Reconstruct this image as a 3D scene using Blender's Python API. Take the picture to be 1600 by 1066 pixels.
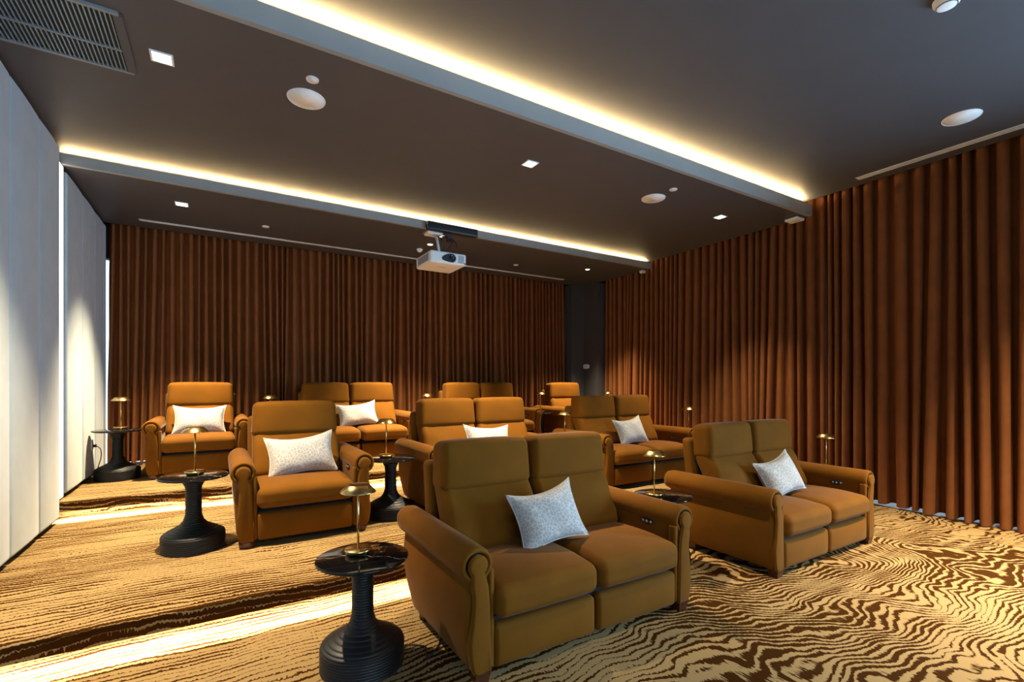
import bpy, math, random
import numpy as np

# ------------------------------------------------------------------ scene, camera, world, light
for o in list(bpy.data.objects):
    bpy.data.objects.remove(o)
SC = bpy.context.scene
COL = SC.collection
R = math.radians

cam_data = bpy.data.cameras.new('camera')
cam = bpy.data.objects.new('camera', cam_data)
COL.objects.link(cam)
cam.location = (0, 0, 1.4)
cam.rotation_euler = (R(90), 0, R(-31.44))
cam_data.sensor_width = 36
cam_data.lens = 748.48 / 1600 * 36
cam_data.shift_y = 66 / 1600
cam_data.clip_start = 0.02
SC.camera = cam

vs = SC.view_settings
vs.view_transform = 'Standard'
vs.look = 'None'
vs.gamma = 1
vs.use_curve_mapping = False
vs.exposure = 0.0
SC.cycles.use_denoising = True
SC.cycles.max_bounces = 7
SC.cycles.diffuse_bounces = 5
SC.cycles.glossy_bounces = 3
SC.cycles.sample_clamp_indirect = 4.0
SC.cycles.use_light_tree = True

world = bpy.data.worlds.new('sky')
SC.world = world
world.use_nodes = True
world.node_tree.nodes['Background'].inputs[0].default_value = (0.68, 0.85, 1.0, 1)
world.node_tree.nodes['Background'].inputs[1].default_value = 2.0

SPOT_W = 1300.0            # ceiling downlights
DAY_W = 40.0              # daylight through the window in the front wall
DAY2_W = 500.0            # daylight through the uncovered end of the right window
COVE_E = 200.0             # light strips in the ceiling coves
NOSE_E = 620.0             # light strips under the step nosings
WALL_E = 4.5              # light strip in the padded wall
WARM = (1.0, 0.80, 0.50)
STRIPC = (1.0, 0.69, 0.31)

day = bpy.data.lights.new('daylight', 'AREA')
day.shape = 'RECTANGLE'
day.size, day.size_y = 3.4, 2.2
day.energy = DAY_W
day.color = (0.60, 0.82, 1.0)
dayo = bpy.data.objects.new('daylight', day)
COL.objects.link(dayo)
dayo.location = (1.2, -2.46, 1.75)
dayo.rotation_euler = (R(90), 0, 0)      # faces into the room (+Y)
day2 = bpy.data.lights.new('daylight', 'AREA')
day2.shape = 'RECTANGLE'
day2.size, day2.size_y = 1.8, 2.6
day2.energy = DAY2_W
day2.color = (0.44, 0.73, 1.0)
day2o = bpy.data.objects.new('daylight', day2)
COL.objects.link(day2o)
day2o.location = (6.66, -1.2, 1.6)
day2o.rotation_euler = (R(90), 0, R(90))     # uncovered end of the side window, facing -X

# ------------------------------------------------------------------ mesh helpers
def mesh(name, V, F, smooth=True):
    m = bpy.data.meshes.new(name)
    m.from_pydata([tuple(map(float, v)) for v in V], [], [tuple(f) for f in F])
    m.update()
    if smooth:
        m.polygons.foreach_set('use_smooth', [True] * len(m.polygons))
    return m

def obj(name, me, mat=None, parent=None, loc=(0, 0, 0), rot=(0, 0, 0)):
    o = bpy.data.objects.new(name, me)
    COL.objects.link(o)
    if mat is not None and me is not None and not me.materials:
        me.materials.append(mat)
    o.location = loc
    o.rotation_euler = rot
    if parent is not None:
        o.parent = parent
    return o

def thing(name, label, cat, loc=(0, 0, 0), rot=(0, 0, 0), group=None):
    o = bpy.data.objects.new(name, None)
    COL.objects.link(o)
    o.empty_display_size = 0.1
    o.location = loc
    o.rotation_euler = rot
    return tag(o, label, cat, group)

def tag(o, label, cat, group=None):
    o['label'] = label
    o['category'] = cat
    if group:
        o['group'] = group
    return o

def struct(o):
    o['kind'] = 'structure'
    return o

def dup(src, loc=None, label=None, rot=None):
    def rec(s, par):
        c = s.copy()
        COL.objects.link(c)
        if par is not None:
            c.parent = par
        for ch in s.children:
            rec(ch, c)
        return c
    c = rec(src, None)
    if loc is not None:
        c.location = loc
    if rot is not None:
        c.rotation_euler = rot
    if label:
        c['label'] = label
    return c

class MB:
    def __init__(self):
        self.V, self.F = [], []
    def add(self, V, F):
        n = len(self.V)
        self.V += [tuple(v) for v in V]
        self.F += [tuple(i + n for i in f) for f in F]
        return self
    def box(self, x0, x1, y0, y1, z0, z1):
        V = [(x, y, z) for z in (z0, z1) for y in (y0, y1) for x in (x0, x1)]
        F = [(0, 2, 3, 1), (4, 5, 7, 6), (0, 1, 5, 4), (2, 6, 7, 3), (0, 4, 6, 2), (1, 3, 7, 5)]
        return self.add(V, F)
    def mesh(self, name, smooth=False):
        return mesh(name, self.V, self.F, smooth)

def box(name, b, mat, parent=None, **k):
    return obj(name, MB().box(*b).mesh(name), mat, parent, **k)

def rbox(sx, sy, sz, r, n=4, k=3, f=None):
    """Rounded box centred on the origin, gridded so it can be deformed by f(P)."""
    def axis(h):
        a = h - r
        inner = list(np.linspace(-a, a, n + 1)) if a > 1e-6 else [0.0]
        t = [r * math.tan(i / k * math.pi / 4) for i in range(1, k + 1)]
        return [-(a + x) for x in t[::-1]] + inner + [a + x for x in t]
    H = (sx / 2, sy / 2, sz / 2)
    A = [axis(h) for h in H]
    idx, V, F = {}, [], []
    def vid(p):
        key = tuple(round(c, 6) for c in p)
        if key not in idx:
            idx[key] = len(V)
            V.append(p)
        return idx[key]
    for ax in range(3):
        u, v = (ax + 1) % 3, (ax + 2) % 3
        for s in (-1, 1):
            g = []
            for a in A[u]:
                row = []
                for b in A[v]:
                    p = [0, 0, 0]
                    p[ax], p[u], p[v] = s * H[ax], a, b
                    row.append(vid(tuple(p)))
                g.append(row)
            for i in range(len(g) - 1):
                for j in range(len(g[0]) - 1):
                    q = (g[i][j], g[i + 1][j], g[i + 1][j + 1], g[i][j + 1])
                    F.append(q if s > 0 else q[::-1])
    P = np.array(V, float)
    L = np.array([h - r for h in H])
    I = np.clip(P, -L, L)
    D = P - I
    nrm = np.linalg.norm(D, axis=1)
    m = nrm > 1e-9
    P[m] = I[m] + D[m] / nrm[m][:, None] * r
    if f is not None:
        P = f(P)
    return P, F

def lathe(prof, n=40, cap=True):
    V, F = [], []
    m = len(prof)
    for i in range(n):
        a = 2 * math.pi * i / n
        for r, z in prof:
            V.append((r * math.cos(a), r * math.sin(a), z))
    for i in range(n):
        j = (i + 1) % n
        for q in range(m - 1):
            F.append((i * m + q, j * m + q, j * m + q + 1, i * m + q + 1))
    if cap:
        if prof[0][0] > 1e-5:
            F.append(tuple(i * m for i in range(n))[::-1])
        if prof[-1][0] > 1e-5:
            F.append(tuple(i * m + m - 1 for i in range(n)))
    return V, F

def tube(pts, r, n=8):
    P = np.array(pts, float)
    V, F = [], []
    T = np.gradient(P, axis=0)
    T /= np.linalg.norm(T, axis=1)[:, None] + 1e-12
    for p, t in zip(P, T):
        up = np.array([0, 0, 1.0]) if abs(t[2]) < .9 else np.array([1.0, 0, 0])
        a = np.cross(t, up); a /= np.linalg.norm(a)
        b = np.cross(t, a)
        for i in range(n):
            w = 2 * math.pi * i / n
            V.append(p + r * (math.cos(w) * a + math.sin(w) * b))
    for s in range(len(P) - 1):
        for i in range(n):
            j = (i + 1) % n
            F.append((s * n + i, s * n + j, (s + 1) * n + j, (s + 1) * n + i))
    F.append(tuple(range(n))[::-1])
    F.append(tuple((len(P) - 1) * n + i for i in range(n)))
    return V, F

def smooth_path(pts, n=10):
    P = [np.array(p, float) for p in pts]
    P = [2 * P[0] - P[1]] + P + [2 * P[-1] - P[-2]]
    out = []
    for i in range(1, len(P) - 2):
        for k in range(n):
            t = k / n
            a, b, c, d = P[i - 1], P[i], P[i + 1], P[i + 2]
            out.append(.5 * (2 * b + (c - a) * t + (2 * a - 5 * b + 4 * c - d) * t * t + (3 * b - a - 3 * c + d) * t ** 3))
    out.append(P[-2])
    return out

def prism(outline, y0, y1, bev=0.0):
    """2-D outline in (x, z), counter-clockwise, extruded from y0 (front) to y1."""
    O = np.array(outline, float)
    n = len(O)
    c = O.mean(axis=0)
    d = np.roll(O, -1, 0) - np.roll(O, 1, 0)
    nr = np.stack([d[:, 1], -d[:, 0]], 1)
    nr /= np.linalg.norm(nr, axis=1)[:, None] + 1e-12
    rings = []
    if bev > 0:
        for a in (90, 60, 30, 0):
            off = bev * (1 - math.cos(R(a)))
            yy = y0 + bev * (1 - math.sin(R(a)))
            rings.append((O - nr * off, yy))
    else:
        rings.append((O, y0))
    rings.append((O, y1))
    V, F = [], []
    for o2, y in rings:
        V += [(p[0], y, p[1]) for p in o2]
    for k in range(len(rings) - 1):
        for i in range(n):
            j = (i + 1) % n
            F.append((k * n + i, k * n + j, (k + 1) * n + j, (k + 1) * n + i)[::-1])
    F.append(tuple(range(n)))
    F.append(tuple((len(rings) - 1) * n + i for i in range(n))[::-1])
    return V, F

# ------------------------------------------------------------------ materials
class NT:
    def __init__(self, name):
        self.m = bpy.data.materials.new(name)
        self.m.use_nodes = True
        self.t = self.m.node_tree
        self.b = self.t.nodes['Principled BSDF']
    def node(self, typ, **kw):
        n = self.t.nodes.new(typ)
        for k, v in kw.items():
            setattr(n, k, v)
        return n
    def put(self, sock, v):
        if isinstance(v, (int, float, tuple)):
            sock.default_value = v
        else:
            self.t.links.new(v, sock)
    def math(self, op, a, b=0.0, c=0.0, clamp=False):
        n = self.node('ShaderNodeMath', operation=op, use_clamp=clamp)
        for i, v in enumerate((a, b, c)):
            self.put(n.inputs[i], v)
        return n.outputs[0]
    def noise(self, vec, scale, detail=2, rough=.5, dist=0.0):
        n = self.node('ShaderNodeTexNoise')
        self.put(n.inputs['Vector'], vec)
        n.inputs['Scale'].default_value = scale
        n.inputs['Detail'].default_value = detail
        n.inputs['Roughness'].default_value = rough
        n.inputs['Distortion'].default_value = dist
        return n.outputs[0]
    def coord(self, kind='Object'):
        return self.node('ShaderNodeTexCoord').outputs[kind]
    def sep(self, v):
        n = self.node('ShaderNodeSeparateXYZ'); self.put(n.inputs[0], v)
        return n.outputs
    def comb(self, x, y, z=0.0):
        n = self.node('ShaderNodeCombineXYZ')
        for i, v in enumerate((x, y, z)):
            self.put(n.inputs[i], v)
        return n.outputs[0]
    def ramp(self, fac, a, b, ca, cb):
        n = self.node('ShaderNodeMapRange', interpolation_type='SMOOTHSTEP')
        self.put(n.inputs[0], fac)
        n.inputs[1].default_value, n.inputs[2].default_value = a, b
        mx = self.node('ShaderNodeMix', data_type='RGBA')
        self.t.links.new(n.outputs[0], mx.inputs[0])
        mx.inputs[6].default_value = (*ca, 1) if len(ca) == 3 else ca
        mx.inputs[7].default_value = (*cb, 1) if len(cb) == 3 else cb
        return mx.outputs[2]
    def step(self, fac, a, b):
        n = self.node('ShaderNodeMapRange', interpolation_type='SMOOTHSTEP')
        self.put(n.inputs[0], fac)
        self.put(n.inputs[1], a); self.put(n.inputs[2], b)
        return n.outputs[0]
    def mix(self, fac, ca, cb):
        mx = self.node('ShaderNodeMix', data_type='RGBA')
        self.put(mx.inputs[0], fac)
        self.put(mx.inputs[6], (*ca, 1) if isinstance(ca, tuple) else ca)
        self.put(mx.inputs[7], (*cb, 1) if isinstance(cb, tuple) else cb)
        return mx.outputs[2]
    def bump(self, h, strength=.3, dist=.01):
        n = self.node('ShaderNodeBump')
        n.inputs['Strength'].default_value = strength
        n.inputs['Distance'].default_value = dist
        self.put(n.inputs['Height'], h)
        self.t.links.new(n.outputs[0], self.b.inputs['Normal'])
    def set(self, **k):
        for a, v in k.items():
            self.put(self.b.inputs[a.replace('_', ' ')], v)
        return self

def plain(name, col, rough=.5, metal=0.0, var=.06, scale=30, bump=0.0, **k):
    n = NT(name)
    f = n.noise(n.coord(), scale, 3)
    a = tuple(c * (1 - var) for c in col); b = tuple(min(1, c * (1 + var)) for c in col)
    n.set(Base_Color=n.ramp(f, .3, .7, a, b), Roughness=rough, Metallic=metal, **k)
    if bump:
        n.bump(n.noise(n.coord(), scale * 8, 2), bump, .002)
    return n.m

def emitter(name, col, strength):
    n = NT(name)
    e = n.node('ShaderNodeEmission')
    e.inputs[0].default_value = (*col, 1)
    geo = n.node('ShaderNodeNewGeometry')              # strips and lenses shine from their front only
    n.put(e.inputs[1], n.math('MULTIPLY', n.math('SUBTRACT', 1.0, geo.outputs['Backfacing']), strength))
    out = [x for x in n.t.nodes if x.type == 'OUTPUT_MATERIAL'][0]
    n.t.links.new(e.outputs[0], out.inputs[0])
    return n.m

def velvet(name, col, sheen_col, sheen=.35, var=.07):
    n = NT(name)
    c = n.coord()
    f = n.noise(c, 5, 3)
    g = n.noise(c, 420, 2)
    a = tuple(x * (1 - var) for x in col); b = tuple(x * (1 + var) for x in col)
    n.set(Base_Color=n.ramp(f, .3, .7, a, b), Roughness=.85, Sheen_Weight=sheen, Sheen_Roughness=.30,
          Sheen_Tint=(*sheen_col, 1), Specular_IOR_Level=.16)
    n.bump(n.math('ADD', n.math('MULTIPLY', f, .5), n.math('MULTIPLY', g, .05)), .25, .02)
    return n.m

def carpet_mat():
    n = NT('wood_grain_carpet')
    s = n.sep(n.coord())
    x = s[0]
    y = n.math('ADD', s[1], s[2])                     # unrolled over the risers
    # right front swirls, left and back run in calm lines
    big = n.noise(n.comb(n.math('MULTIPLY', x, .55), n.math('MULTIPLY', y, .80)), 1.0, 1.5, .45)
    mid = n.noise(n.comb(n.math('MULTIPLY', x, 2.6), n.math('MULTIPLY', y, 2.2), 3.7), 1.0, 2, .5)
    fine = n.noise(n.comb(n.math('MULTIPLY', x, 75), n.math('MULTIPLY', y, 9)), 1.0, 2, .6)
    blot = n.noise(n.comb(n.math('MULTIPLY', x, .9), n.math('MULTIPLY', y, 1.6), 9.1), 1.0, 2, .5)
    wild = n.math('MULTIPLY', n.step(x, .6, 3.2), n.math('SUBTRACT', 1.0, n.step(y, 2.0, 3.2)))
    line = n.noise(n.comb(n.math('MULTIPLY', x, 2.2), n.math('MULTIPLY', y, 17.0), 2.2), 1.0, 1, .5)
    amp = n.math('MULTIPLY_ADD', wild, 30.0, 9.0)
    mamp = n.math('MULTIPLY_ADD', wild, 4.5, 3.6)
    freq = n.math('MULTIPLY_ADD', wild, -6.0, 24.0)
    ph = n.math('MULTIPLY', y, freq)
    ph = n.math('MULTIPLY_ADD', big, amp, ph)
    ph = n.math('MULTIPLY_ADD', mid, mamp, ph)
    ph = n.math('MULTIPLY_ADD', fine, .55, ph)
    w = n.math('FRACT', ph)                           # saw: hard edge one side, ragged the other
    duty = n.math('MULTIPLY_ADD', blot, 1.3, -.95)
    duty = n.math('MULTIPLY_ADD', line, 1.3, duty)
    duty = n.math('MULTIPLY_ADD', wild, .22, duty)
    duty = n.math('MINIMUM', n.math('MAXIMUM', duty, .12), .72)
    for s0, zmin in ((3.19, .05), (5.87, .24)):                           # dark woven border at each step edge; riser shade is put into it too
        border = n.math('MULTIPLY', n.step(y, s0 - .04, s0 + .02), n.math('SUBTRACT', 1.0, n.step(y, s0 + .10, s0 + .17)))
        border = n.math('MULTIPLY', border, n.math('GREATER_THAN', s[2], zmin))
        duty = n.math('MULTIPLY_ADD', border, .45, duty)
    fine2 = n.noise(n.comb(n.math('MULTIPLY', x, 90), n.math('MULTIPLY', y, 12), 5.0), 1.0, 2, .6)
    d2 = n.math('MULTIPLY_ADD', n.math('SUBTRACT', fine2, .5), .8, duty)
    f = n.step(n.math('SUBTRACT', w, d2), -.05, .05)  # 0 dark, 1 cream
    edge = n.step(w, 0.0, .05)
    f = n.math('MAXIMUM', f, n.math('SUBTRACT', 1.0, edge))
    col = n.mix(f, (.048, .017, .003), (.345, .228, .100))
    pile = n.noise(n.coord(), 260, 2)
    n.set(Base_Color=col, Roughness=1.0, Specular_IOR_Level=.02)
    n.bump(n.math('ADD', n.math('MULTIPLY', f, .6), n.math('MULTIPLY', pile, .5)), .35, .006)
    return n.m

def pillow_mat():
    n = NT('crackle_print_fabric')
    c = n.coord()
    v = n.node('ShaderNodeTexVoronoi', feature='DISTANCE_TO_EDGE')
    wob = n.noise(c, 40, 2)
    add = n.node('ShaderNodeVectorMath', operation='MULTIPLY_ADD')
    cc = n.node('ShaderNodeTexNoise'); n.put(cc.inputs['Vector'], c); cc.inputs['Scale'].default_value = 25
    n.t.links.new(cc.outputs[1], add.inputs[0]); add.inputs[1].default_value = (.018, .018, .018); n.t.links.new(c, add.inputs[2])
    n.t.links.new(add.outputs[0], v.inputs['Vector'])
    v.inputs['Scale'].default_value = 42
    f = n.step(v.outputs[0], .045, .11)
    n.set(Base_Color=n.mix(f, (.60, .58, .55), (.40, .39, .39)), Roughness=.8, Sheen_Weight=.1)
    n.bump(n.noise(c, 300, 2), .15, .002)
    return n.m

def marble_mat():
    n = NT('black_marble')
    c = n.coord()
    d = n.noise(c, 3, 4, .6)
    s = n.sep(c)
    k = n.math('ADD', n.math('MULTIPLY', s[0], .9), n.math('ADD', n.math('MULTIPLY', s[1], 1.4), n.math('MULTIPLY', d, .55)))
    v = n.math('ABSOLUTE', n.math('SUBTRACT', n.math('FRACT', n.math('MULTIPLY', k, 2.2)), .5))
    f = n.step(v, .0, .012)
    n.set(Base_Color=n.mix(f, (.5, .5, .5), (.006, .006, .007)), Roughness=.06)
    return n.m

M = {}
M['velvet'] = velvet('mustard_velvet', (.160, .058, .0018), (.60, .54, .48), .19)
M['curtain'] = velvet('brown_velvet', (.230, .080, .024), (.55, .38, .28), .16)
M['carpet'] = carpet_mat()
M['pillow'] = pillow_mat()
M['piping'] = plain('white_piping', (.56, .54, .50), .8)
M['marble'] = marble_mat()
M['black'] = plain('black_resin', (.006, .0065, .008), .48, bump=.1)
M['brass'] = plain('brushed_brass', (.78, .53, .20), .24, 1.0, .05)
M['wood'] = plain('dark_stained_wood', (.075, .022, .010), .28, var=.3)
M['dark'] = plain('black_cloth', (.012, .010, .009), .9)
M['ceiling'] = plain('taupe_paint', (.073, .075, .084), .5, var=.03, scale=4)
M['fascia'] = plain('daylit_taupe_paint', (.30, .31, .315), .5, var=.03, scale=4)  # ceiling taupe lightened: daylight on the lips is put into the colour
M['pier'] = plain('charcoal_paint', (.06, .06, .062), .7, var=.03)
M['white'] = plain('white_plastic', (.90, .91, .92), .45, var=.02)
M['grey'] = plain('grey_metal', (.30, .31, .33), .4, .3)
M['slot'] = plain('dark_slot', (.02, .024, .03), .7)
M['slat'] = plain('grille_metal', (.22, .32, .40), .35, .3)
M['blackplastic'] = plain('black_plastic', (.012, .016, .022), .35)
M['stone'] = plain('pale_stone', (.75, .76, .78), .5)
M['wall'] = plain('dark_plaster', (.05, .047, .045), .85)
M['glass_lens'] = plain('lens_glass', (.01, .012, .03), .03)
M['strip'] = emitter('warm_light_strip', STRIPC, COVE_E)
M['nose'] = emitter('step_light_strip', (1.0, .84, .60), NOSE_E)
M['wallstrip'] = emitter('wall_light_strip', (1, .88, .70), WALL_E)
M['lamp'] = emitter('downlight_lens', (1, .9, .74), 12.0)

def fabric_mat():
    n = NT('pale_panel_fabric')
    c = n.coord()
    s = n.sep(c)
    h = n.noise(n.comb(n.math('MULTIPLY', s[1], 60), n.math('MULTIPLY', s[2], 260)), 1.0, 2)
    f = n.noise(c, 6, 3)
    n.set(Base_Color=n.ramp(f, .3, .7, (.325, .405, .475), (.36, .445, .515)), Roughness=.9, Sheen_Weight=.4, Sheen_Roughness=.5)  # cloth itself is neutral; the blue of daylight is put into its colour
    n.bump(h, .18, .002)
    return n.m
M['panel'] = fabric_mat()

def pane_mat():
    n = NT('window_glass')
    tr = n.node('ShaderNodeBsdfTransparent'); tr.inputs[0].default_value = (.93, .97, 1, 1)
    gl = n.node('ShaderNodeBsdfGlossy'); gl.inputs['Roughness'].default_value = .02
    fr = n.node('ShaderNodeFresnel'); fr.inputs[0].default_value = 1.45
    mx = n.node('ShaderNodeMixShader')
    n.t.links.new(fr.outputs[0], mx.inputs[0]); n.t.links.new(tr.outputs[0], mx.inputs[1]); n.t.links.new(gl.outputs[0], mx.inputs[2])
    out = [x for x in n.t.nodes if x.type == 'OUTPUT_MATERIAL'][0]
    n.t.links.new(mx.outputs[0], out.inputs[0])
    return n.m
M['pane'] = pane_mat()

# ------------------------------------------------------------------ room shell
XL, XR = -1.24, 6.72          # backing of the padded wall, right window wall
YF, YB = -2.5, 7.95
S1, S2 = 3.10, 5.60           # step nosings
T1, T2 = .19, .36             # tier heights
C1, C2, C3 = 3.69, 3.49, 3.36 # ceiling levels
L1, L2 = 3.16, 5.746          # ceiling lips
XP = 6.31                     # edge of the curtain pocket

def profile_solid(name, prof, x0, x1, mat):
    V = [(x0, y, z) for y, z in prof] + [(x1, y, z) for y, z in prof]
    n = len(prof)
    F = [(i, (i + 1) % n, n + (i + 1) % n, n + i) for i in range(n)]
    F += [tuple(range(n))[::-1], tuple(range(n, 2 * n))]
    me = mesh(name, V, F, False)
    return obj(name, me, mat)

rr = .018
def nose(y, z, lip):
    """rounded nosing with an undercut behind it, from the floor below up to the tread"""
    pts = [(y + .24, z - T1 if z < .2 else T1), (y + .24, z - lip + .022), (y + .012, z - lip + .022), (y + .012, z - lip), (y, z - lip + .006)]
    for a in (0, 30, 60, 90):
        pts.append((y + rr - rr * math.cos(R(a)), z - rr + rr * math.sin(R(a))))
    return pts
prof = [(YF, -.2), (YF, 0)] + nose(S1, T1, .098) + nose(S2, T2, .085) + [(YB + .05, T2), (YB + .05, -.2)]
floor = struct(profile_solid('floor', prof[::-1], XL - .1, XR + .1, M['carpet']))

def strip(name, x0, x1, lo, hi, mat, parent, seg=.35):
    """row of small emitting quads between the edges lo = (y, z) and hi = (y, z)"""
    n = max(1, int((x1 - x0) / seg))
    V, F = [], []
    for i in range(n):
        a = x0 + (x1 - x0) * i / n
        b = x0 + (x1 - x0) * (i + 1) / n
        k = len(V)
        V += [(a, *lo), (b, *lo), (b, *hi), (a, *hi)]
        F.append((k, k + 1, k + 2, k + 3))
    return obj(name, mesh(name, V, F, False), mat, parent)
strip('light_strip', XL + .06, 6.4, (S1 + .034, T1 - .079), (S1 + .014, T1 - .079), M['nose'], floor)
strip('light_strip', XL + .06, 6.4, (S2 + .034, T2 - .066), (S2 + .014, T2 - .066), M['nose'], floor)

# ceiling: three stepped levels with light coves between
ceiling = struct(box('ceiling', (XL, XP, YF, L1 + .5, C1, C1 + .12), M['ceiling']))
cm = MB()
cm.box(XL, XP, L1 + .03, L2 + .42, C2, C2 + .05)
box('fascia', (XL, XP, L1 - .012, L1 + .03, C2 - .001, 3.627), M['fascia'], ceiling)
cm.box(XL, XP, L1 + .42, L1 + .5, C2 + .05, C1)
midp = obj('ceiling_panel', cm.mesh('ceiling_panel'), M['ceiling'], ceiling)
cb = MB()
cb.box(XL, XP, L2 + .03, 7.56, C3, C3 + .03)
box('fascia', (XL, XP, L2 - .012, L2 + .03, C3 - .001, 3.452), M['fascia'], ceiling)
cb.box(XL, XP, L2 + .34, L2 + .42, C3 + .03, C2)
backp = obj('ceiling_panel', cb.mesh('ceiling_panel'), M['ceiling'], ceiling)
strip('light_strip', XL + .03, 6.22, (L1 + .034, 3.613), (L1 + .062, 3.631), M['strip'], ceiling)
strip('light_strip', XL + .03, 6.22, (L2 + .034, 3.439), (L2 + .058, 3.454), M['strip'], ceiling)
roof = box('roof_slab', (XL - .2, XR + .3, YF - .1, YB + .2, 3.95, 4.05), M['wall'], ceiling)

# right wall: glazed behind the curtain
wr = MB()
wr.box(XR, XR + .15, YF, YB + .1, 3.0, 3.95)
wr.box(XR, XR + .15, YF, -2.0, -.2, 3.0)
wr.box(XR, XR + .15, 6.9, YB + .1, -.2, 3.0)
wall_right = struct(obj('wall_right', wr.mesh('wall_right'), M['wall']))
win1 = struct(box('window_1', (XR + .05, XR + .06, -2.0, 6.9, .02, 3.0), M['pane']))
for i in range(6):
    yy = -2.0 + i * 8.9 / 5
    box('mullion', (XR + .03, XR + .10, yy - .03, yy + .03, .0, 3.0), M['grey'], win1)
sill = struct(box('trim_1', (6.47, XR + .4, YF, S1 - .02, -.15, .004), M['stone']))

# back wall: glazed behind the curtain
wb = MB()
wb.box(XL - .1, XR + .1, YB, YB + .12, 3.0, 3.95)
wb.box(5.9, XR + .1, YB, YB + .12, 0, 3.0)
wall_back = struct(obj('wall_back', wb.mesh('wall_back'), M['wall']))
win2 = struct(box('window_2', (XL, 5.9, YB + .05, YB + .06, T2, 3.0), M['pane']))
for i in range(5):
    xx = .2 + i * 5.6 / 4
    box('mullion', (xx - .03, xx + .03, YB + .03, YB + .09, T2, 3.0), M['grey'], win2)

# charcoal corner pier
pb = MB()
pb.box(5.975, XR, 7.50, YB, T2, C3)
pb.box(6.29, XR, 7.10, 7.50, T2, C3)
pier = struct(obj('wall_corner', pb.mesh('wall_corner'), M['pier']))

# front wall (behind the camera) with its window
wf = MB()
wf.box(XL - .1, -.5, YF - .12, YF, -.2, 3.95)
wf.box(2.9, XR + .15, YF - .12, YF, -.2, 3.95)
wf.box(-.5, 2.9, YF - .12, YF, -.2, .65)
wf.box(-.5, 2.9, YF - .12, YF, 2.85, 3.95)
wall_front = struct(obj('wall_front', wf.mesh('wall_front'), M['wall']))
win3 = struct(box('window_3', (-.5, 2.9, YF - .07, YF - .06, .65, 2.85), M['pane']))

# left wall: padded panels on a dark backing
wall_left = struct(box('wall_left', (XL - .1, XL, YF, YB, -.2, 3.95), M['wall']))
def wall_panel(y0, y1, z0, z1):
    w, h = y1 - y0, z1 - z0
    def f(P):
        P = P.copy()
        e = np.clip(1 - (2 * P[:, 1] / w) ** 4, 0, 1)
        P[:, 0] += np.where(P[:, 0] > 0, .006 * e, 0)
        return P + np.array([XL + .028, (y0 + y1) / 2, (z0 + z1) / 2])
    V, F = rbox(.056, w - .003, h, .026, 3, 3, f)
    o = obj('wall_panel', mesh('wall_panel', V, F), M['panel'], wall_left)
    return o
ys = [-.99, -.39, .21, .82, 1.43, 2.03, 2.64, 3.245, 3.85, 4.455, 5.06, 5.615]
for a, b in zip(ys[:-1], ys[1:]):
    zt = C1 - .03 if b < 3.2 else C2 - .03
    zb = .04 if a < S1 else T1 + .035
    wall_panel(a, b, zb, zt)
for a, b in zip([5.835, 6.435, 6.99, 7.47], [6.435, 6.99, 7.47, 7.60]):
    wall_panel(a, b, T2 + .035, C3 - .03)
V, F = [], []
for i in range(10):
    a = T2 + .02 + (C3 - .03 - T2) * i / 10
    b = T2 + .02 + (C3 - .03 - T2) * (i + 1) / 10
    k = len(V)
    V += [(XL + .040, 5.64, a), (XL + .040, 5.80, a), (XL + .040, 5.80, b), (XL + .040, 5.64, b)]
    F.append((k, k + 1, k + 2, k + 3))
obj('light_strip', mesh('light_strip', V, F, False), M['wallstrip'], wall_left)
box('strip_channel', (XL, XL + .039, 5.635, 5.805, T2 + .02, C3 - .03), M['white'], wall_left)

# ------------------------------------------------------------------ curtains
def curtain(name, along, s0, s1, mid, zb, zt, seed, label, side, pitch=.155, amp=.062, wide=0.0):
    rnd = random.Random(seed)
    folds, s = [], s0
    while s < s1 - .05:
        w = pitch * rnd.choice([.65, .8, .9, 1.0, 1.1, 1.3]) * rnd.uniform(.94, 1.06)
        if s + w > s1 - .06:
            w = s1 - s
        folds.append((s, w, amp * rnd.uniform(.70, 1.15), rnd.uniform(-.35, .35)))
        s += w
    nseg = 10
    zs = np.concatenate([np.linspace(0, .9, 9), [.95, .98, 1.0]])
    cols = []
    ph = [rnd.uniform(0, 6.28) for _ in range(5)]
    for fi, (a, w, am, sk) in enumerate(folds):
        for k in range(nseg):
            cols.append((fi, k / nseg, a, w, am, sk))
    cols.append((len(folds) - 1, 1.0, *folds[-1]))
    drift = [rnd.uniform(-1, 1) for _ in folds]
    V, F = [], []
    for t in zs:                                     # t = 0 at the top, 1 at the hem
        for fi, q, a, w, am, sk in cols:
            d0 = drift[fi]; d1 = drift[min(fi + 1, len(drift) - 1)]
            dr = (d0 * (1 - q) + d1 * q) * .075 * t ** 1.3
            th = 2 * math.pi * q
            prof_ = -math.cos(th) + .15 * math.cos(2 * th + sk)
            sw = a + w * q + wide * w * math.sin(th) + .105 * w * math.sin(2 * th) + dr
            sw = min(max(sw, s0 - .01), s1 + .01)
            grow = .82 + .25 * t
            dep = am * prof_ * grow + .012 * math.sin(1.7 * a + ph[0]) + .010 * t * math.sin(5 * a + ph[1] + 3 * t)
            base = zb(a)
            hem = base + .008 + .022 * max(0, .2 + math.sin(a * 2.3 + ph[2])) / 1.2 + .012 * (1 - prof_) * .5
            z = zt + (hem - zt) * t
            if along == 'y':
                V.append((mid + side * dep, sw, z))
            else:
                V.append((sw, mid + side * dep, z))
    n = len(cols)
    for i in range(len(zs) - 1):
        for j in range(n - 1):
            f = (i * n + j, i * n + j + 1, (i + 1) * n + j + 1, (i + 1) * n + j)
            F.append(f if along == 'y' else f[::-1])
    me = mesh(name, V, F)
    o = obj(name, me, M['curtain'])
    tag(o, label, 'curtain')
    return o

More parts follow.
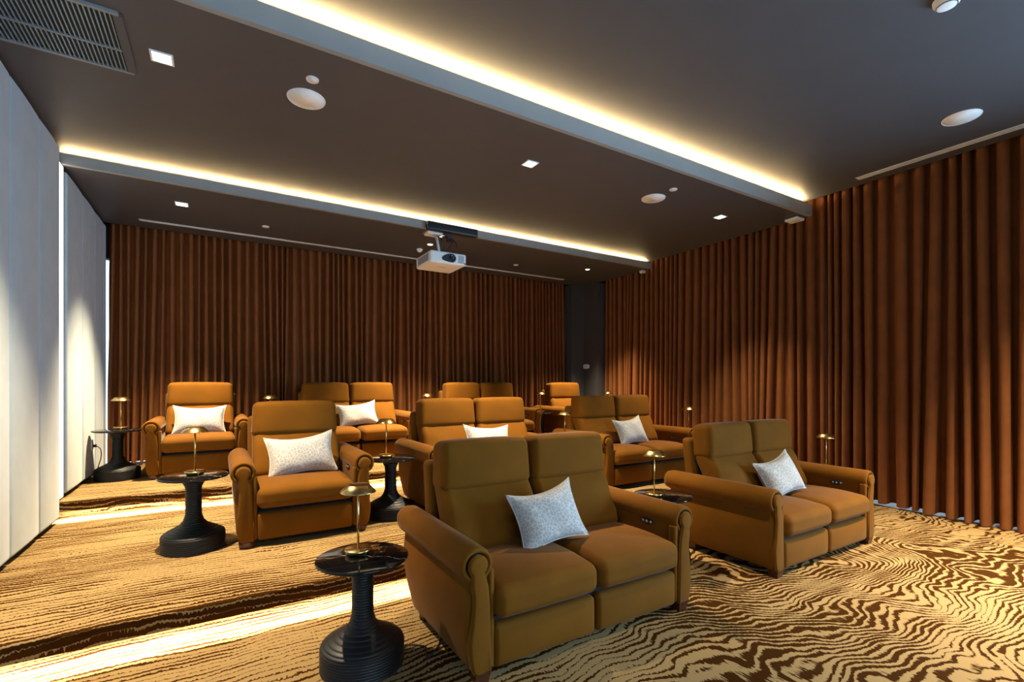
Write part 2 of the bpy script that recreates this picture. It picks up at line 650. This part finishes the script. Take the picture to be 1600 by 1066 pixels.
tier = lambda y: 0.0 if y < S1 else (T1 if y < S2 else T2)
curtain('curtain', 'y', -.25, 3.04, 6.46, tier, 3.85, 3,
        'tall brown velvet curtain on the right, beside the front seats and under the high ceiling', -1, .138, .090, -.035)
curtain('curtain', 'y', 3.04, 7.06, 6.49, tier, 3.85, 5,
        'brown velvet curtain beside the raised rows, ending at the dark corner pier', -1, .125, .075, .01)
curtain('curtain', 'x', -1.170, 5.95, 7.72, lambda s: T2, 3.45, 8,
        'brown velvet curtain across the back wall behind the last row', -1, .105, .068, .04)

# ------------------------------------------------------------------ seating
def bez(pts, n=6):
    return [(p[0], p[1]) for p in smooth_path([(a, b, 0) for a, b in pts], n)]

def wrinkle(P, amp, seed=0, fx=9., fz=17.):
    rnd = np.random.RandomState(seed)
    a = rnd.uniform(0, 6.28, 6)
    return amp * (np.sin(fx * P[:, 0] + a[0] + 2 * np.sin(fz * .3 * P[:, 2] + a[1])) * np.sin(fz * P[:, 2] + a[2]) + .6 * np.sin(fz * 1.7 * P[:, 0] + a[3]) * np.sin(fx * 1.3 * P[:, 2] + a[4]))

def seat_proto(n_seats, hw, foot_kind):
    """hw = half distance between the inner faces of the arms. Front of the posts at y = 0, back towards +y."""
    root_parts = []
    root = thing('recliner_sofa' if n_seats == 2 else 'recliner_armchair', 'x', 'sofa' if n_seats == 2 else 'armchair')
    vel = M['velvet']
    sw = 2 * hw / n_seats
    top = .44
    # base
    box('base_frame', (-hw - .06, hw + .06, .06, .92, .07, .27), M['dark'], root)
    seat_me = foot_me = lum_me = head_me = None
    for i in range(n_seats):
        cx = -hw + sw * (i + .5)
        if seat_me is None:
            D, H_ = .62, .160
            def fseat(P):
                P = P.copy()
                u = np.clip(1 - (2 * P[:, 0] / sw) ** 2, 0, 1) ** .6
                v = (P[:, 1] + D / 2) / D
                up = np.clip(P[:, 2] / .10 + .4, 0, 1)
                P[:, 2] += up * (.028 * u * np.clip(1 - (2 * v - .85) ** 2, 0, 1))
                P[:, 1] -= .016 * u * np.clip(1 - 2 * v, 0, 1)
                P[:, 2] += up * -.012 * np.clip(1 - v * 3.2, 0, 1)
                P[:, 2] += wrinkle(P, .0012, 3)
                return P
            V, F = rbox(sw - .012, D, H_, .052, 8, 4, fseat)
            seat_me = mesh('seat_cushion', V, F)
            def ffoot(P):
                P = P.copy()
                u = np.clip(1 - (2 * P[:, 0] / sw) ** 4, 0, 1) * np.clip(1 - (2 * P[:, 2] / .2) ** 2, 0, 1)
                P[:, 1] -= np.where(P[:, 1] < 0, .014 * u, 0)
                return P
            V, F = rbox(sw - .016, .07, .205, .028, 5, 3, ffoot)
            foot_me = mesh('footrest', V, F)
            # back: local x width, z up the back, y thickness (front is -y); then leaned
            lean = R(16)
            def place(P, y0, z0, lean=lean):
                c, s = math.cos(lean), math.sin(lean)
                y = P[:, 1] * c + P[:, 2] * s
                z = -P[:, 1] * s + P[:, 2] * c
                return np.stack([P[:, 0], y0 + y, z0 + z], 1)
            def flum(P):
                P = P.copy()
                w = np.clip(1 - (2 * P[:, 0] / sw) ** 2, 0, 1) ** .5
                h = np.clip(1 - ((P[:, 2] + .02) / .2) ** 2, 0, 1)
                P[:, 1] -= np.where(P[:, 1] < 0, .042 * w * h, 0)
                P[:, 1] += np.where(P[:, 1] < 0, wrinkle(P, .0034, 7, 11, 26) * (1 + 2 * (1 - w)), 0)
                P[:, 0] *= 1 - .05 * (P[:, 2] + .2)
                return place(P, .640, .612, R(28))
            V, F = rbox(sw - .012, .15, .47, .05, 8, 4, flum)
            lum_me = mesh('backrest', V, F)
            def fhead(P):
                P = P.copy()
                w = np.clip(1 - (2 * P[:, 0] / sw) ** 4, 0, 1)
                h = np.clip(1 - ((P[:, 2] + .05) / .20) ** 2, 0, 1)
                P[:, 1] -= np.where(P[:, 1] < 0, .030 * w * h, 0)
                P[:, 1] += np.where(P[:, 1] < 0, wrinkle(P, .0018, 11, 8, 22), 0)
                P[:, 2] += np.where(P[:, 2] > 0, .012 * w, 0)
                P[:, 0] *= 1 - .045 * (P[:, 2] + .15) / .3
                return place(P, .728, .898, R(3))
            V, F = rbox(sw - .010, .185, .285, .045, 8, 4, fhead)
            head_me = mesh('headrest', V, F)
        obj('seat_cushion', seat_me, vel, root, (cx, .285, top - .080))
        obj('footrest', foot_me, vel, root, (cx, .040, .148))
        obj('backrest', lum_me, vel, root, (cx, 0, 0))
        obj('headrest', head_me, vel, root, (cx, 0, 0))
    # outer back shell
    def fsh(P):
        P = P.copy()
        z = P[:, 2] + .425
        P[:, 1] += .05 + .13 * z
        P[:, 2] += .49
        return P + np.array([0, .70, 0])
    V, F = rbox(2 * hw + .03, .10, .86, .035, 5, 3, fsh)
    obj('back_shell', mesh('back_shell', V, F), vel, root)
    # arms
    for sgn in (-1, 1):
        def fside(P):
            P = P.copy()
            z = P[:, 2] + .245                         # 0 .. .49
            t = z / .49
            out = P[:, 0] > 0
            P[:, 0] += np.where(out, .022 * np.sin(np.clip(t, 0, 1) * math.pi * .95) - .020 * np.clip((t - .6) / .4, 0, 1), 0)
            back = np.clip((P[:, 1] + .1) / .55, 0, 1)
            P[:, 1] -= back * .17 * np.clip(1 - t, 0, 1) ** 2
            Q = P + np.array([hw + .058, .49, .30])
            Q[:, 0] *= sgn
            return Q
        V, F = rbox(.11, .93, .49, .028, 6, 3, fside)
        if sgn < 0:
            F = [f[::-1] for f in F]
        arm = obj('arm', mesh('arm', V, F), vel, root)
        ax, az, rad = hw + .080, .552, .084
        pr = [(.048, .060), (.056, .026), (.064, .014), (.072, .012), (.080, .020), (.084, .04), (.0845, .20), (.0845, .5), (.0845, .82), (.083, .93), (.072, .975), (.045, .992), (0, .996)]
        V, F = lathe(pr, 28, False)
        V = [(sgn * (ax + v[0]), v[2], az + v[1]) for v in V]
        if sgn > 0:
            F = [f[::-1] for f in F]
        F = [f for f in F]
        obj('arm_roll', mesh('arm_roll', V, F), vel, arm)
        # scroll-shaped front post
        hd = .048
        pts = [(hw + .012, .052), (hw + .095, .052), (hw + .118, .12), (hw + .124, .20), (hw + .112, .30), (hw + .104, .40), (hw + .112, .455)]
        ol = bez(pts, 5)
        for a in range(-50, 231, 20):
            ol.append((ax + hd * math.cos(R(a)), az + hd * math.sin(R(a))))
        ol += [(hw + .030, .45), (hw + .022, .36), (hw + .018, .2)]
        ol = [(sgn * a, b) for a, b in ol]
        if sgn < 0:
            ol = ol[::-1]
        V, F = prism(ol, -.004, .06, .012)
        obj('arm_front', mesh('arm_front', V, F, True), vel, arm)
        cxy = [(p[0], -.002 + .012, p[1]) for p in ol] + [(ol[0][0], .01, ol[0][1])]
        V, F = tube(cxy, .0045, 6)
        obj('piping', mesh('piping', V, F), vel, arm)
        # inner welt beside the seat
        V, F = rbox(.030, .055, .47, .013, 3, 2, lambda P: P + np.array([sgn * (hw + .004), .040, .290]))
        obj('inner_welt', mesh('inner_welt', V, F), vel, arm)
    # recline buttons on the inside of the right arm
    V, F = rbox(.008, .105, .042, .0039, 3, 2, None)
    V = np.array(V); V[:, 2] *= np.sqrt(np.clip(1 - (np.abs(V[:, 1]) / .0535) ** 3, .05, 1))
    cp = obj('control_panel', mesh('control_panel', V, F), M['blackplastic'], root, (hw - .001, .245, .500))
    bme = mesh('button', *lathe([(.0085, 0), (.0085, .003), (.006, .0042), (0, .0044)], 14, True))
    for k, dy in enumerate((-.034, .0, .030)):
        obj('button', bme, M['grey'], cp, (-.0035, dy, .0), (0, R(-90), 0))
    # feet
    if foot_kind == 'block':
        Vf, Ff = [], []
        for z, w in ((0, .032), (.03, .036), (.055, .042), (.075, .042)):
            Vf += [(-w, -w, z), (w, -w, z), (w, w, z), (-w, w, z)]
        for k in range(3):
            for i in range(4):
                j = (i + 1) % 4
                Ff.append((k * 4 + i, k * 4 + j, k * 4 + 4 + j, k * 4 + 4 + i))
        Ff += [(3, 2, 1, 0), (12, 13, 14, 15)]
        fme = mesh('foot', Vf, Ff, False)
    else:
        fme = mesh('foot', *lathe([(.026, 0), (.040, .006), (.050, .024), (.047, .042), (.032, .056), (.030, .062), (.030, .078)], 20))
    for sx in (-1, 1):
        obj('foot', fme, M['wood'], root, (sx * (hw + .056), .040, 0))
        obj('foot', fme, M['wood'], root, (sx * (hw + .045), .74, 0))
    return root

sofa = seat_proto(2, .642, 'block')
chair = seat_proto(1, .355, 'bun')
G1, G2 = 'mustard velvet two-seat recliners', 'mustard velvet single recliners'
sofas = [
    (1.745, 1.965, 0, 'mustard velvet two-seat recliner sofa nearest the camera, in the left of the front row'),
    (4.135, 1.925, 0, 'mustard velvet two-seat recliner sofa at the right of the front row, before the tall curtain'),
    (2.372, 3.98, T1, 'mustard two-seat velvet sofa on the first step, right behind the nearest sofa'),
    (4.436, 4.00, T1, 'mustard two-seat velvet sofa on the first step, nearest the right curtain'),
    (1.595, 6.39, T2, 'mustard two-seat velvet sofa in the back row with a pale pillow'),
    (3.700, 6.39, T2, 'mustard two-seat velvet sofa in the back row, mostly hidden, no pillow showing'),
]
for i, (x, y, z, lb) in enumerate(sofas):
    o = sofa if i == 0 else dup(sofa)
    o.location = (x, y, z); o['label'] = lb; o['group'] = G1
chairs = [
    (.585, 3.98, T1, 'mustard velvet single recliner armchair on the first step, with a wide pillow and bun feet'),
    (-.190, 6.39, T2, 'mustard velvet single armchair at the left end of the back row, facing the room'),
    (5.455, 6.39, T2, 'mustard velvet single armchair at the right of the back row, near the pier'),
]
for i, (x, y, z, lb) in enumerate(chairs):
    o = chair if i == 0 else dup(chair)
    o.location = (x, y, z); o['label'] = lb; o['group'] = G2

# ------------------------------------------------------------------ pillows
def pillow_mesh(w, h, th, n=22):
    V, F = [], []
    g = np.linspace(-1, 1, n + 1)
    def pt(u, v, s):
        e = (1 - abs(u) ** 2.4) * (1 - abs(v) ** 2.4)
        t = th / 2 * max(e, 0) ** .55
        x = w / 2 * u * (1 - .12 * (1 - v * v) * abs(u) ** 2)
        z = h / 2 * v * (1 - .20 * (1 - u * u) * abs(v) ** 2)
        z -= .012 * (1 - u * u) * (v > 0) * v
        t += .004 * math.sin(7 * u + 3 * v) * max(e, 0)
        return (x, s * t, z)
    for s in (-1, 1):
        b = len(V)
        for a in g:
            for c in g:
                V.append(pt(a, c, s))
        for i in range(n):
            for j in range(n):
                q = (b + i * (n + 1) + j, b + (i + 1) * (n + 1) + j, b + (i + 1) * (n + 1) + j + 1, b + i * (n + 1) + j + 1)
                F.append(q if s < 0 else q[::-1])
    rim = [pt(a, -1, 0) for a in g] + [pt(1, c, 0) for c in g[1:]] + [pt(a, 1, 0) for a in g[::-1][1:]] + [pt(-1, c, 0) for c in g[::-1][1:]]
    return mesh('pillow', V, F), mesh('piping', *tube(rim, .0045, 6))
pm, pr_ = pillow_mesh(.54, .36, .18)
pillows = [
    (1.675, 2.330, .610, -8, 24, 'pale crackle-print lumbar pillow on the sofa nearest the camera'),
    (4.100, 2.310, .605, -12, 24, 'pale crackle-print pillow on the front-row sofa by the tall right curtain'),
    (.590, 4.370, T1 + .612, -5, 22, 'pale crackle-print lumbar pillow on the armchair on the first step'),
    (2.385, 4.365, T1 + .610, 3, 24, 'pale pillow whose top shows over the back of the nearest sofa'),
    (4.435, 4.385, T1 + .610, -6, 24, 'pale crackle-print pillow on the first-step sofa at the right, under a lit curtain'),
    (-.195, 6.775, T2 + .610, 1, 23, 'cream-lit pillow on the armchair at the left end of the back row'),
    (1.640, 6.790, T2 + .610, -6, 24, 'pale pillow in the middle of the back-row sofa second from the left'),
]
for i, (x, y, z, tilt, lean, lb) in enumerate(pillows):
    o = obj('throw_pillow', pm, M['pillow'], None, (x, y, z))
    o.rotation_euler = (R(-lean), R(tilt), R(tilt * .4))
    if i in (0, 1, 4):
        o.scale = (.84, 1, 1)
    tag(o, lb, 'pillow', 'pale crackle-print pillows')
    obj('piping', pr_, M['piping'], o)

# ------------------------------------------------------------------ side tables and lamps
def table_proto():
    t = thing('side_table', 'x', 'table')
    obj('tabletop', mesh('tabletop', *lathe([(0, .516), (.206, .516), (.220, .520), (.224, .527), (.2225, .533), (.217, .535), (0, .535)], 64)), M['marble'], t)
    key = [(0, .203), (.105, .203), (.118, .196), (.135, .172), (.155, .132), (.18, .090), (.21, .066), (.25, .054), (.42, .052), (.455, .056), (.485, .072), (.505, .098), (.515, .105)]
    kz = [a for a, _ in key]; kr = [b for _, b in key]
    pitch, prof_ = .0135, [(0.0, 0.0), (.197, 0.0)]
    z = 0.0
    while z < .512:
        for q in (.04, .3, .5, .7, .96):
            zz = min(z + q * pitch, .515)
            prof_.append((float(np.interp(zz, kz, kr)) - .0075 + .0075 * math.sin(math.pi * q) ** .6, zz))
        z += pitch
    prof_ += [(.09, .516), (0, .516)]
    obj('ridged_pedestal', mesh('ridged_pedestal', *lathe(prof_, 48)), M['black'], t)
    return t

def lamp_proto():
    l = thing('table_lamp', 'x', 'lamp')
    obj('base', mesh('base', *lathe([(0, 0), (.052, 0), (.056, .004), (.067, .018), (.067, .025), (.064, .028), (0, .029)], 48)), M['brass'], l)
    obj('stem', mesh('stem', *lathe([(.0055, .028), (.0055, .345)], 16)), M['brass'], l)
    obj('shade', mesh('shade', *lathe([(0, .352), (.045, .352), (.055, .350), (.086, .316), (.088, .312), (.085, .313), (.052, .344), (0, .346)], 48, False)), M['brass'], l)
    return l

tp, lp = table_proto(), lamp_proto()
# x, y, floor, lamp offset, table words, lamp words
tables = [
    (.613, 2.435, 0, (-.010, .050), 'left of the sofa nearest the camera', 'on the table left of the sofa nearest the camera'),
    (2.935, 2.56, 0, (-.095, .0), 'between the two front-row sofas', 'on the table between the two front-row sofas'),
    (5.245, 2.48, 0, (.0, .0), 'hidden at the right end of the front row', 'showing over the right arm of the front-row sofa by the curtain'),
    (-.160, 4.22, T1, (.008, .03), 'on the first step, left of the armchair', 'at the left end of the first step, before the armchair seat'),
    (1.333, 4.30, T1, (-.035, .02), 'on the first step, between armchair and middle sofa', 'right of the first-step armchair'),
    (3.404, 4.40, T1, (.0, .0), 'on the first step, between its two sofas', 'between the two sofas on the first step'),
    (5.490, 4.34, T1, (.0, .0), 'on the first step at the right end, by the curtain', 'against the lit curtain right of the first-step sofas'),
    (-.940, 6.68, T2, (.020, .05), 'at the left end of the back row, by the padded wall', 'at the left end of the back row, by the padded wall'),
    (.562, 6.70, T2, (-.01, .05), 'in the back row, right of the left armchair', 'just showing over the back of the first-step armchair'),
    (2.632, 6.68, T2, (-.01, .02), 'in the back row, between its two sofas', 'just over the left half of the middle first-step sofa'),
    (4.735, 6.80, T2, (.0, .0), 'in the back row, left of the right armchair', 'beside the right armchair of the back row, on a thin tall stem'),
    (6.206, 6.70, T2, (.0, .0), 'in the back row at the right end, by the curtain', 'rightmost of the back row, over the right first-step sofa'),
]
for i, (x, y, z, (dx, dy), a, b) in enumerate(tables):
    t = tp if i == 0 else dup(tp)
    t.location = (x, y, z); t['label'] = 'black marble side table ' + a; t['group'] = 'black marble side tables'
    l = lp if i == 0 else dup(lp)
    l.location = (x + dx, y + dy, z + .535); l['label'] = 'brass disc-shade lamp ' + b; l['group'] = 'brass table lamps'

# ------------------------------------------------------------------ ceiling fittings
def spot(parent, z, w=1.0):
    d = bpy.data.lights.new('downlight_beam', 'SPOT')
    d.energy = SPOT_W * w
    d.color = WARM
    d.spot_size = R(78)
    d.spot_blend = 1.0
    d.shadow_soft_size = .035
    o = bpy.data.objects.new('downlight_beam', d)
    COL.objects.link(o)
    o.parent = parent
    o.location = (0, 0, -.02)
    return o

fr = MB()
for b in ((-.062, .062, -.062, -.05), (-.062, .062, .05, .062), (-.062, -.05, -.05, .05), (.05, .062, -.05, .05)):
    fr.box(*b, -.006, 0)
sq_frame = fr.mesh('trim_frame')
sq_lens = MB().box(-.05, .05, -.05, .05, -.003, .0).mesh('lens')
rd_frame = mesh('trim_frame', *lathe([(.034, 0), (.034, -.006), (.046, -.006), (.048, 0)], 32, False))
rd_lens = mesh('lens', *lathe([(0, -.003), (.034, -.003), (.034, 0)], 32, False))
dls = [
    (-.313, 3.793, C2, 1, .92, 'square white downlight nearest the camera, at upper left beside the big vent grille'),
    (2.524, 3.80, C2, 1, .95, 'square white downlight in the middle of the centre ceiling panel'),
    (5.368, 3.77, C2, 1, .5, 'square white downlight at the right of the centre ceiling panel'),
    (-.349, 6.353, C3, 1, 1.05, 'square downlight in the low back ceiling at left, above the left armchair'),
    (5.406, 6.352, C3, 0, 1.0, 'small round downlight at the right of the low back ceiling, near the corner pier'),
    (2.539, 6.369, C3, 0, 1.1, 'round downlight glowing behind the projector'),
    (2.52, 5.93, C3, 0, .6, 'round downlight just behind the projector bracket'),
    (2.52, .95, C1, 1, .12, 'square downlight in the high front ceiling over the front row'),
    (4.60, .50, C1, 1, 1.1, 'square downlight in the high front ceiling, right of centre'),
    (5.60, .35, C1, 1, .9, 'unseen square downlight added in the high front ceiling to brighten the right curtain'),  # unseen lamp, added to brighten the right curtain
]
for x, y, z, sq, w, lb in dls:
    t = thing('ceiling_downlight', lb, 'downlight', (x, y, z), group='recessed downlights')
    obj('trim_frame', sq_frame if sq else rd_frame, M['white'], t)
    obj('lens', sq_lens if sq else rd_lens, M['lamp'], t)
    spot(t, z, w)

def disc(name, r, x, y, z, lb, cat, group, h=.006):
    o = thing(name, lb, cat, (x, y, z), group=group)
    obj('rim', mesh('rim', *lathe([(r * .96, 0), (r * .96, -h), (r * .985, -h - .001), (r, -h * .5), (r, 0)], 48, False)), M['white'], o)
    obj('speaker_grille' if r > .1 else 'cover', mesh('cover', *lathe([(0, -h * .8), (r * .96, -h * .8), (r * .96, 0)], 48, False)), M['white'], o)
    return o
disc('ceiling_speaker', .132, .547, 3.79, C2, 'large round white ceiling speaker at upper left of the centre panel', 'speaker', 'round ceiling speakers')
disc('ceiling_speaker', .132, 4.186, 3.784, C2, 'round white ceiling speaker right of the projector on the centre panel', 'speaker', 'round ceiling speakers')
disc('ceiling_speaker', .132, 5.455, 1.50, C1, 'large round white ceiling speaker at upper right, beside the slot vent', 'speaker', 'round ceiling speakers')
disc('sprinkler_cover', .042, .547, 3.525, C2, 'small white cover disc beside the large speaker at upper left', 'sprinkler', 'small ceiling discs')
disc('sprinkler_cover', .042, 4.175, 3.497, C2, 'small white cover disc beside the right speaker of the centre panel', 'sprinkler', 'small ceiling discs')
disc('sprinkler_cover', .040, .496, 6.714, C3, 'small white cover disc on the low back ceiling at left', 'sprinkler', 'small ceiling discs')
disc('sprinkler_cover', .040, 4.189, 6.73, C3, 'small white cover disc on the low back ceiling right of the projector', 'sprinkler', 'small ceiling discs')
t = thing('motion_sensor', 'small white domed sensor on the back ceiling left of the projector', 'sensor', (2.50, 6.68, C3))
obj('dome', mesh('dome', *lathe([(0, -.045), (.02, -.043), (.036, -.03), (.044, -.008), (.046, 0)], 24, False)), M['white'], t)
t = thing('smoke_detector', 'white smoke detector cut by the top edge of the view', 'smoke detector', (3.705, 1.085, C1))
obj('body', mesh('body', *lathe([(0, -.042), (.045, -.042), (.055, -.036), (.066, -.018), (.068, 0)], 32, False)), M['white'], t)
ring = mesh('vent_ring', *lathe([(.048, -.0415), (.0495, -.044), (.052, -.0395)], 32, False))
obj('vent_ring', ring, M['slot'], t)

# linear slot vents
def slot_vent(x0, x1, y0, y1, z, lb, n):
    along_x = (x1 - x0) > (y1 - y0)
    t = thing('slot_vent', lb, 'vent', ((x0 + x1) / 2, (y0 + y1) / 2, z))
    hx, hy = (x1 - x0) / 2, (y1 - y0) / 2
    box('backing', (-hx, hx, -hy, hy, -.002, 0), M['slot'], t)
    k = 2 * n + 1
    e = .016
    if along_x:
        for i in range(n + 1):
            c = -hy + e / 2 + (2 * hy - e) * i / n
            box('slat', (-hx, hx, c - e / 2, c + e / 2, -.007, -.002), M['white'], t)
        for s in (-1, 1):
            box('end_cap', (s * hx - .008, s * hx + .008, -hy, hy, -.007, 0), M['white'], t)
    else:
        for i in range(n + 1):
            c = -hx + e / 2 + (2 * hx - e) * i / n
            box('slat', (c - e / 2, c + e / 2, -hy, hy, -.007, -.002), M['white'], t)
        for s in (-1, 1):
            box('end_cap', (-hx, hx, s * hy - .008, s * hy + .008, -.007, 0), M['white'], t)
    return t
slot_vent(-.81, 5.55, 7.185, 7.245, C3, 'long white slot vent across the low back ceiling above the back curtain', 2)
slot_vent(6.045, 6.135, -.60, 2.55, C1, 'long white slot vent in the high ceiling beside the tall right curtain', 2)

# return-air grille
gx0, gx1, gy0, gy1 = -1.16, -.515, 3.47, 4.055
t = thing('air_return_grille', 'large dark louvred air return grille in the ceiling at upper left', 'vent', ((gx0 + gx1) / 2, (gy0 + gy1) / 2, C2))
hx, hy = (gx1 - gx0) / 2, (gy1 - gy0) / 2
box('backing', (-hx, hx, -hy, hy, -.002, -.0005), M['slot'], t)
for nm, b in (('frame_bar', (-hx - .03, hx + .03, hy, hy + .02)), ('frame_bar', (-hx - .03, hx + .03, -hy - .02, -hy)), ('frame_bar', (hx, hx + .045, -hy, hy)), ('frame_bar', (-hx - .03, -hx, -hy, hy)), ('centre_bar', (-hx, hx, .055, .067))):
    box(nm, (*b, -.018, 0), M['ceiling'] if nm == 'frame_bar' and b[0] == hx else M['grey'], t)
sl1 = MB().box(-.0035, .0035, -hy, .055, -.014, -.002).mesh('louvre')
sl2 = MB().box(-.0035, .0035, .067, hy, -.014, -.002).mesh('louvre')
nsl = 28
for i in range(nsl):
    x = -hx + (i + .5) * 2 * hx / nsl
    obj('louvre', sl1, M['slat'], t, (x, 0, 0))
    obj('louvre', sl2, M['slat'], t, (x, 0, 0))

# small devices
V, F = rbox(.17, .17, .036, .016, 4, 3)
t = thing('wireless_access_point', 'flat white rounded box under the ceiling edge, before the tall right curtain', 'device', (6.215, 3.31, C2))
obj('body', mesh('body', V, F), M['white'], t, (0, 0, -.022))
box('mount', (-.05, .05, -.05, .05, -.006, 0), M['blackplastic'], t)
V, F = rbox(.085, .085, .05, .018, 3, 3)
t = thing('wall_sensor', 'small white box sensor under the back ceiling lip, by the right curtain', 'sensor', (6.255, 5.90, C3))
obj('body', mesh('body', V, F), M['white'], t, (0, 0, -.030))
obj('lens', mesh('lens', *lathe([(0, -.064), (.010, -.060), (.014, -.053)], 16, False)), M['blackplastic'], t)
t = thing('thermostat', 'white rounded thermostat on the dark corner pier', 'thermostat', (6.29, 7.42, 1.735))
def th_f(P):
    return P
V, F = rbox(.018, .185, .092, .0088, 4, 3)
V = np.array(V)
kk = np.sqrt(np.clip(1 - (np.abs(V[:, 1]) / .096) ** 6, .15, 1)); V[:, 2] *= kk
obj('plate', mesh('plate', V, F), M['white'], t, (-.010, 0, 0))
box('display', (-.0205, -.019, -.045, .045, -.018, .018), M['stone'], t)

# black cable bar on the back lip
V, F = rbox(.715, .075, .112, .024, 4, 3)
t = thing('cable_bar', 'long black box on the ceiling lip above the projector', 'bracket', (2.578, L2 - .052, 3.388))
obj('housing', mesh('housing', V, F), M['blackplastic'], t)
box('mount_plate', (-.25, .25, .034, .040, -.03, .03), M['grey'], t)

# projector
px, py, pz = 2.285, 5.385, 2.862                       # centre of the body
t = thing('projector', 'white video projector hung from the ceiling in the middle of the room', 'projector', (px, py, 3.31))
dz = pz - 3.31
W_, D_, H_ = .455, .47, .138
def fpj(P):
    P = P.copy()
    return P
V, F = rbox(W_, D_, H_, .022, 3, 3)
body = obj('body', mesh('body', V, F), M['white'], t, (0, 0, dz))
yf = -D_ / 2
# dark lens bay, teardrop outline
ol = []
for a in range(-90, 91, 15):
    ol.append((.045 + .052 * math.cos(R(a)), .052 * math.sin(R(a))))
ol += [(.0, .046), (-.04, .030)]
for a in range(120, 241, 20):
    ol.append((-.055 + .026 * math.cos(R(a)), -.012 + .028 * math.sin(R(a))))
ol += [(-.04, -.042), (.0, -.050)]
V, F = prism(ol, yf - .006, yf + .01, .003)
bay = obj('lens_bay', mesh('lens_bay', V, F, False), M['blackplastic'], body, (-.005, 0, .002))
V, F = lathe([(.040, 0), (.040, .010), (.034, .012), (.030, .006), (.018, .005), (0, .009)], 32)
obj('lens', mesh('lens', V, F), M['glass_lens'], body, (.045, yf - .005, .003), (R(90), 0, 0))
box('vent_panel', (-.215, -.205, yf + .05, -yf - .05, -.05, .05), M['grey'], body)
gv = MB()
for i in range(9):
    z = -.040 + i * .010
    gv.box(.120, .195, yf - .003, yf + .004, z - .003, z + .003)
gvo = obj('front_vent', gv.mesh('front_vent'), M['grey'], body)
gvo['kind'] = 'stuff'
gs = MB()
for i in range(14):
    y = -.16 + i * .024
    gs.box(-W_ / 2 - .003, -W_ / 2 + .004, y - .006, y + .006, -.042, .042)
gso = obj('side_vent', gs.mesh('side_vent'), M['grey'], body)
gso['kind'] = 'stuff'
box('badge', (-.07, .05, -.06, -.05, -H_ / 2 - .002, -H_ / 2 + .002), M['grey'], body)
obj('indicator', mesh('indicator', *lathe([(0, .004), (.008, .003), (.009, 0)], 14, False)), M['blackplastic'], body, (.205, yf - .001, -.045), (R(90), 0, 0))
# bracket: ceiling plate, pole, arms
by = .20
V, F = rbox(.20, .15, .03, .008, 2, 2)
obj('ceiling_plate', mesh('ceiling_plate', V, F), M['white'], t, (.085, by + .25, .022))
obj('pole', mesh('pole', *tube([(.085, by + .22, .02), (.06, by + .06, -.10), (.02, by - .12, dz + .11)], .016, 12)), M['white'], t)
obj('pole_collar', mesh('pole_collar', *lathe([(.026, -.02), (.045, -.015), (.045, .012), (.028, .02), (.0, .02)], 24)), M['white'], t, (.02, by - .12, dz + .115))
for sx in (-1, 1):
    for sy in (-1, 1):
        obj('bracket_arm', mesh('bracket_arm', *tube([(.02, by - .12, dz + .105), (.02 + sx * .07, by - .12 + sy * .05, dz + .10), (.02 + sx * .12, by - .12 + sy * .10, dz + .066)], .008, 8)), M['white'], t)
box('brace', (-.03, .20, by + .16, by + .34, .032, .05), M['grey'], t)
for k, pts in enumerate([[(.12, .42, .01), (.16, .30, -.10), (.10, .14, -.20), (.06, .08, -.28)],
                         [(.15, .42, .01), (.22, .30, -.05), (.25, .18, -.12), (.20, .14, -.16), (.13, .10, -.26)],
                         [(.18, .43, .01), (.26, .32, -.03), (.29, .22, -.10), (.31, .21, -.17)]]):
    obj('cable', mesh('cable', *tube(smooth_path(pts, 6), .006, 6)), M['blackplastic'], t)
box('plug_block', (.21, .27, .27, .32, -.09, -.02), M['blackplastic'], t)

# outlet and cords
t = thing('wall_outlet', 'pale outlet plate low on the padded wall behind the left back table', 'outlet', (XL + .058, 6.80, .735))
V, F = rbox(.012, .075, .115, .005, 2, 2)
obj('plate', mesh('plate', V, F), M['white'], t, (.008, 0, 0))
box('plug', (.012, .045, -.014, .014, -.03, .0), M['blackplastic'], t)
o = obj('power_cord', mesh('power_cord', *tube(smooth_path([(XL + .10, 6.80, .72), (XL + .14, 6.78, .68), (XL + .15, 6.74, .60), (XL + .13, 6.72, .50), (XL + .12, 6.66, .42), (XL + .14, 6.60, T2 + .012), (-1.02, 6.50, T2 + .008)], 8), .0045, 6)), M['blackplastic'])
tag(o, 'thin black cord running down the padded wall from the outlet', 'cord', 'lamp cords')
o = obj('power_cord', mesh('power_cord', *tube(smooth_path([(.80, 2.42, .007), (.86, 2.46, .007), (.93, 2.40, .007), (.90, 2.30, .007), (.98, 2.36, .007), (1.08, 2.50, .007)], 8), .004, 6)), M['blackplastic'])
tag(o, 'thin black cord looped on the carpet between nearest table and sofa', 'cord', 'lamp cords')
o = obj('power_cord', mesh('power_cord', *tube(smooth_path([(.02, 4.20, T1 + .007), (.06, 4.16, T1 + .007), (.10, 4.19, T1 + .007), (.16, 4.30, T1 + .007)], 8), .004, 6)), M['blackplastic'])
tag(o, 'short black cord from the first-step left table to the armchair', 'cord', 'lamp cords')
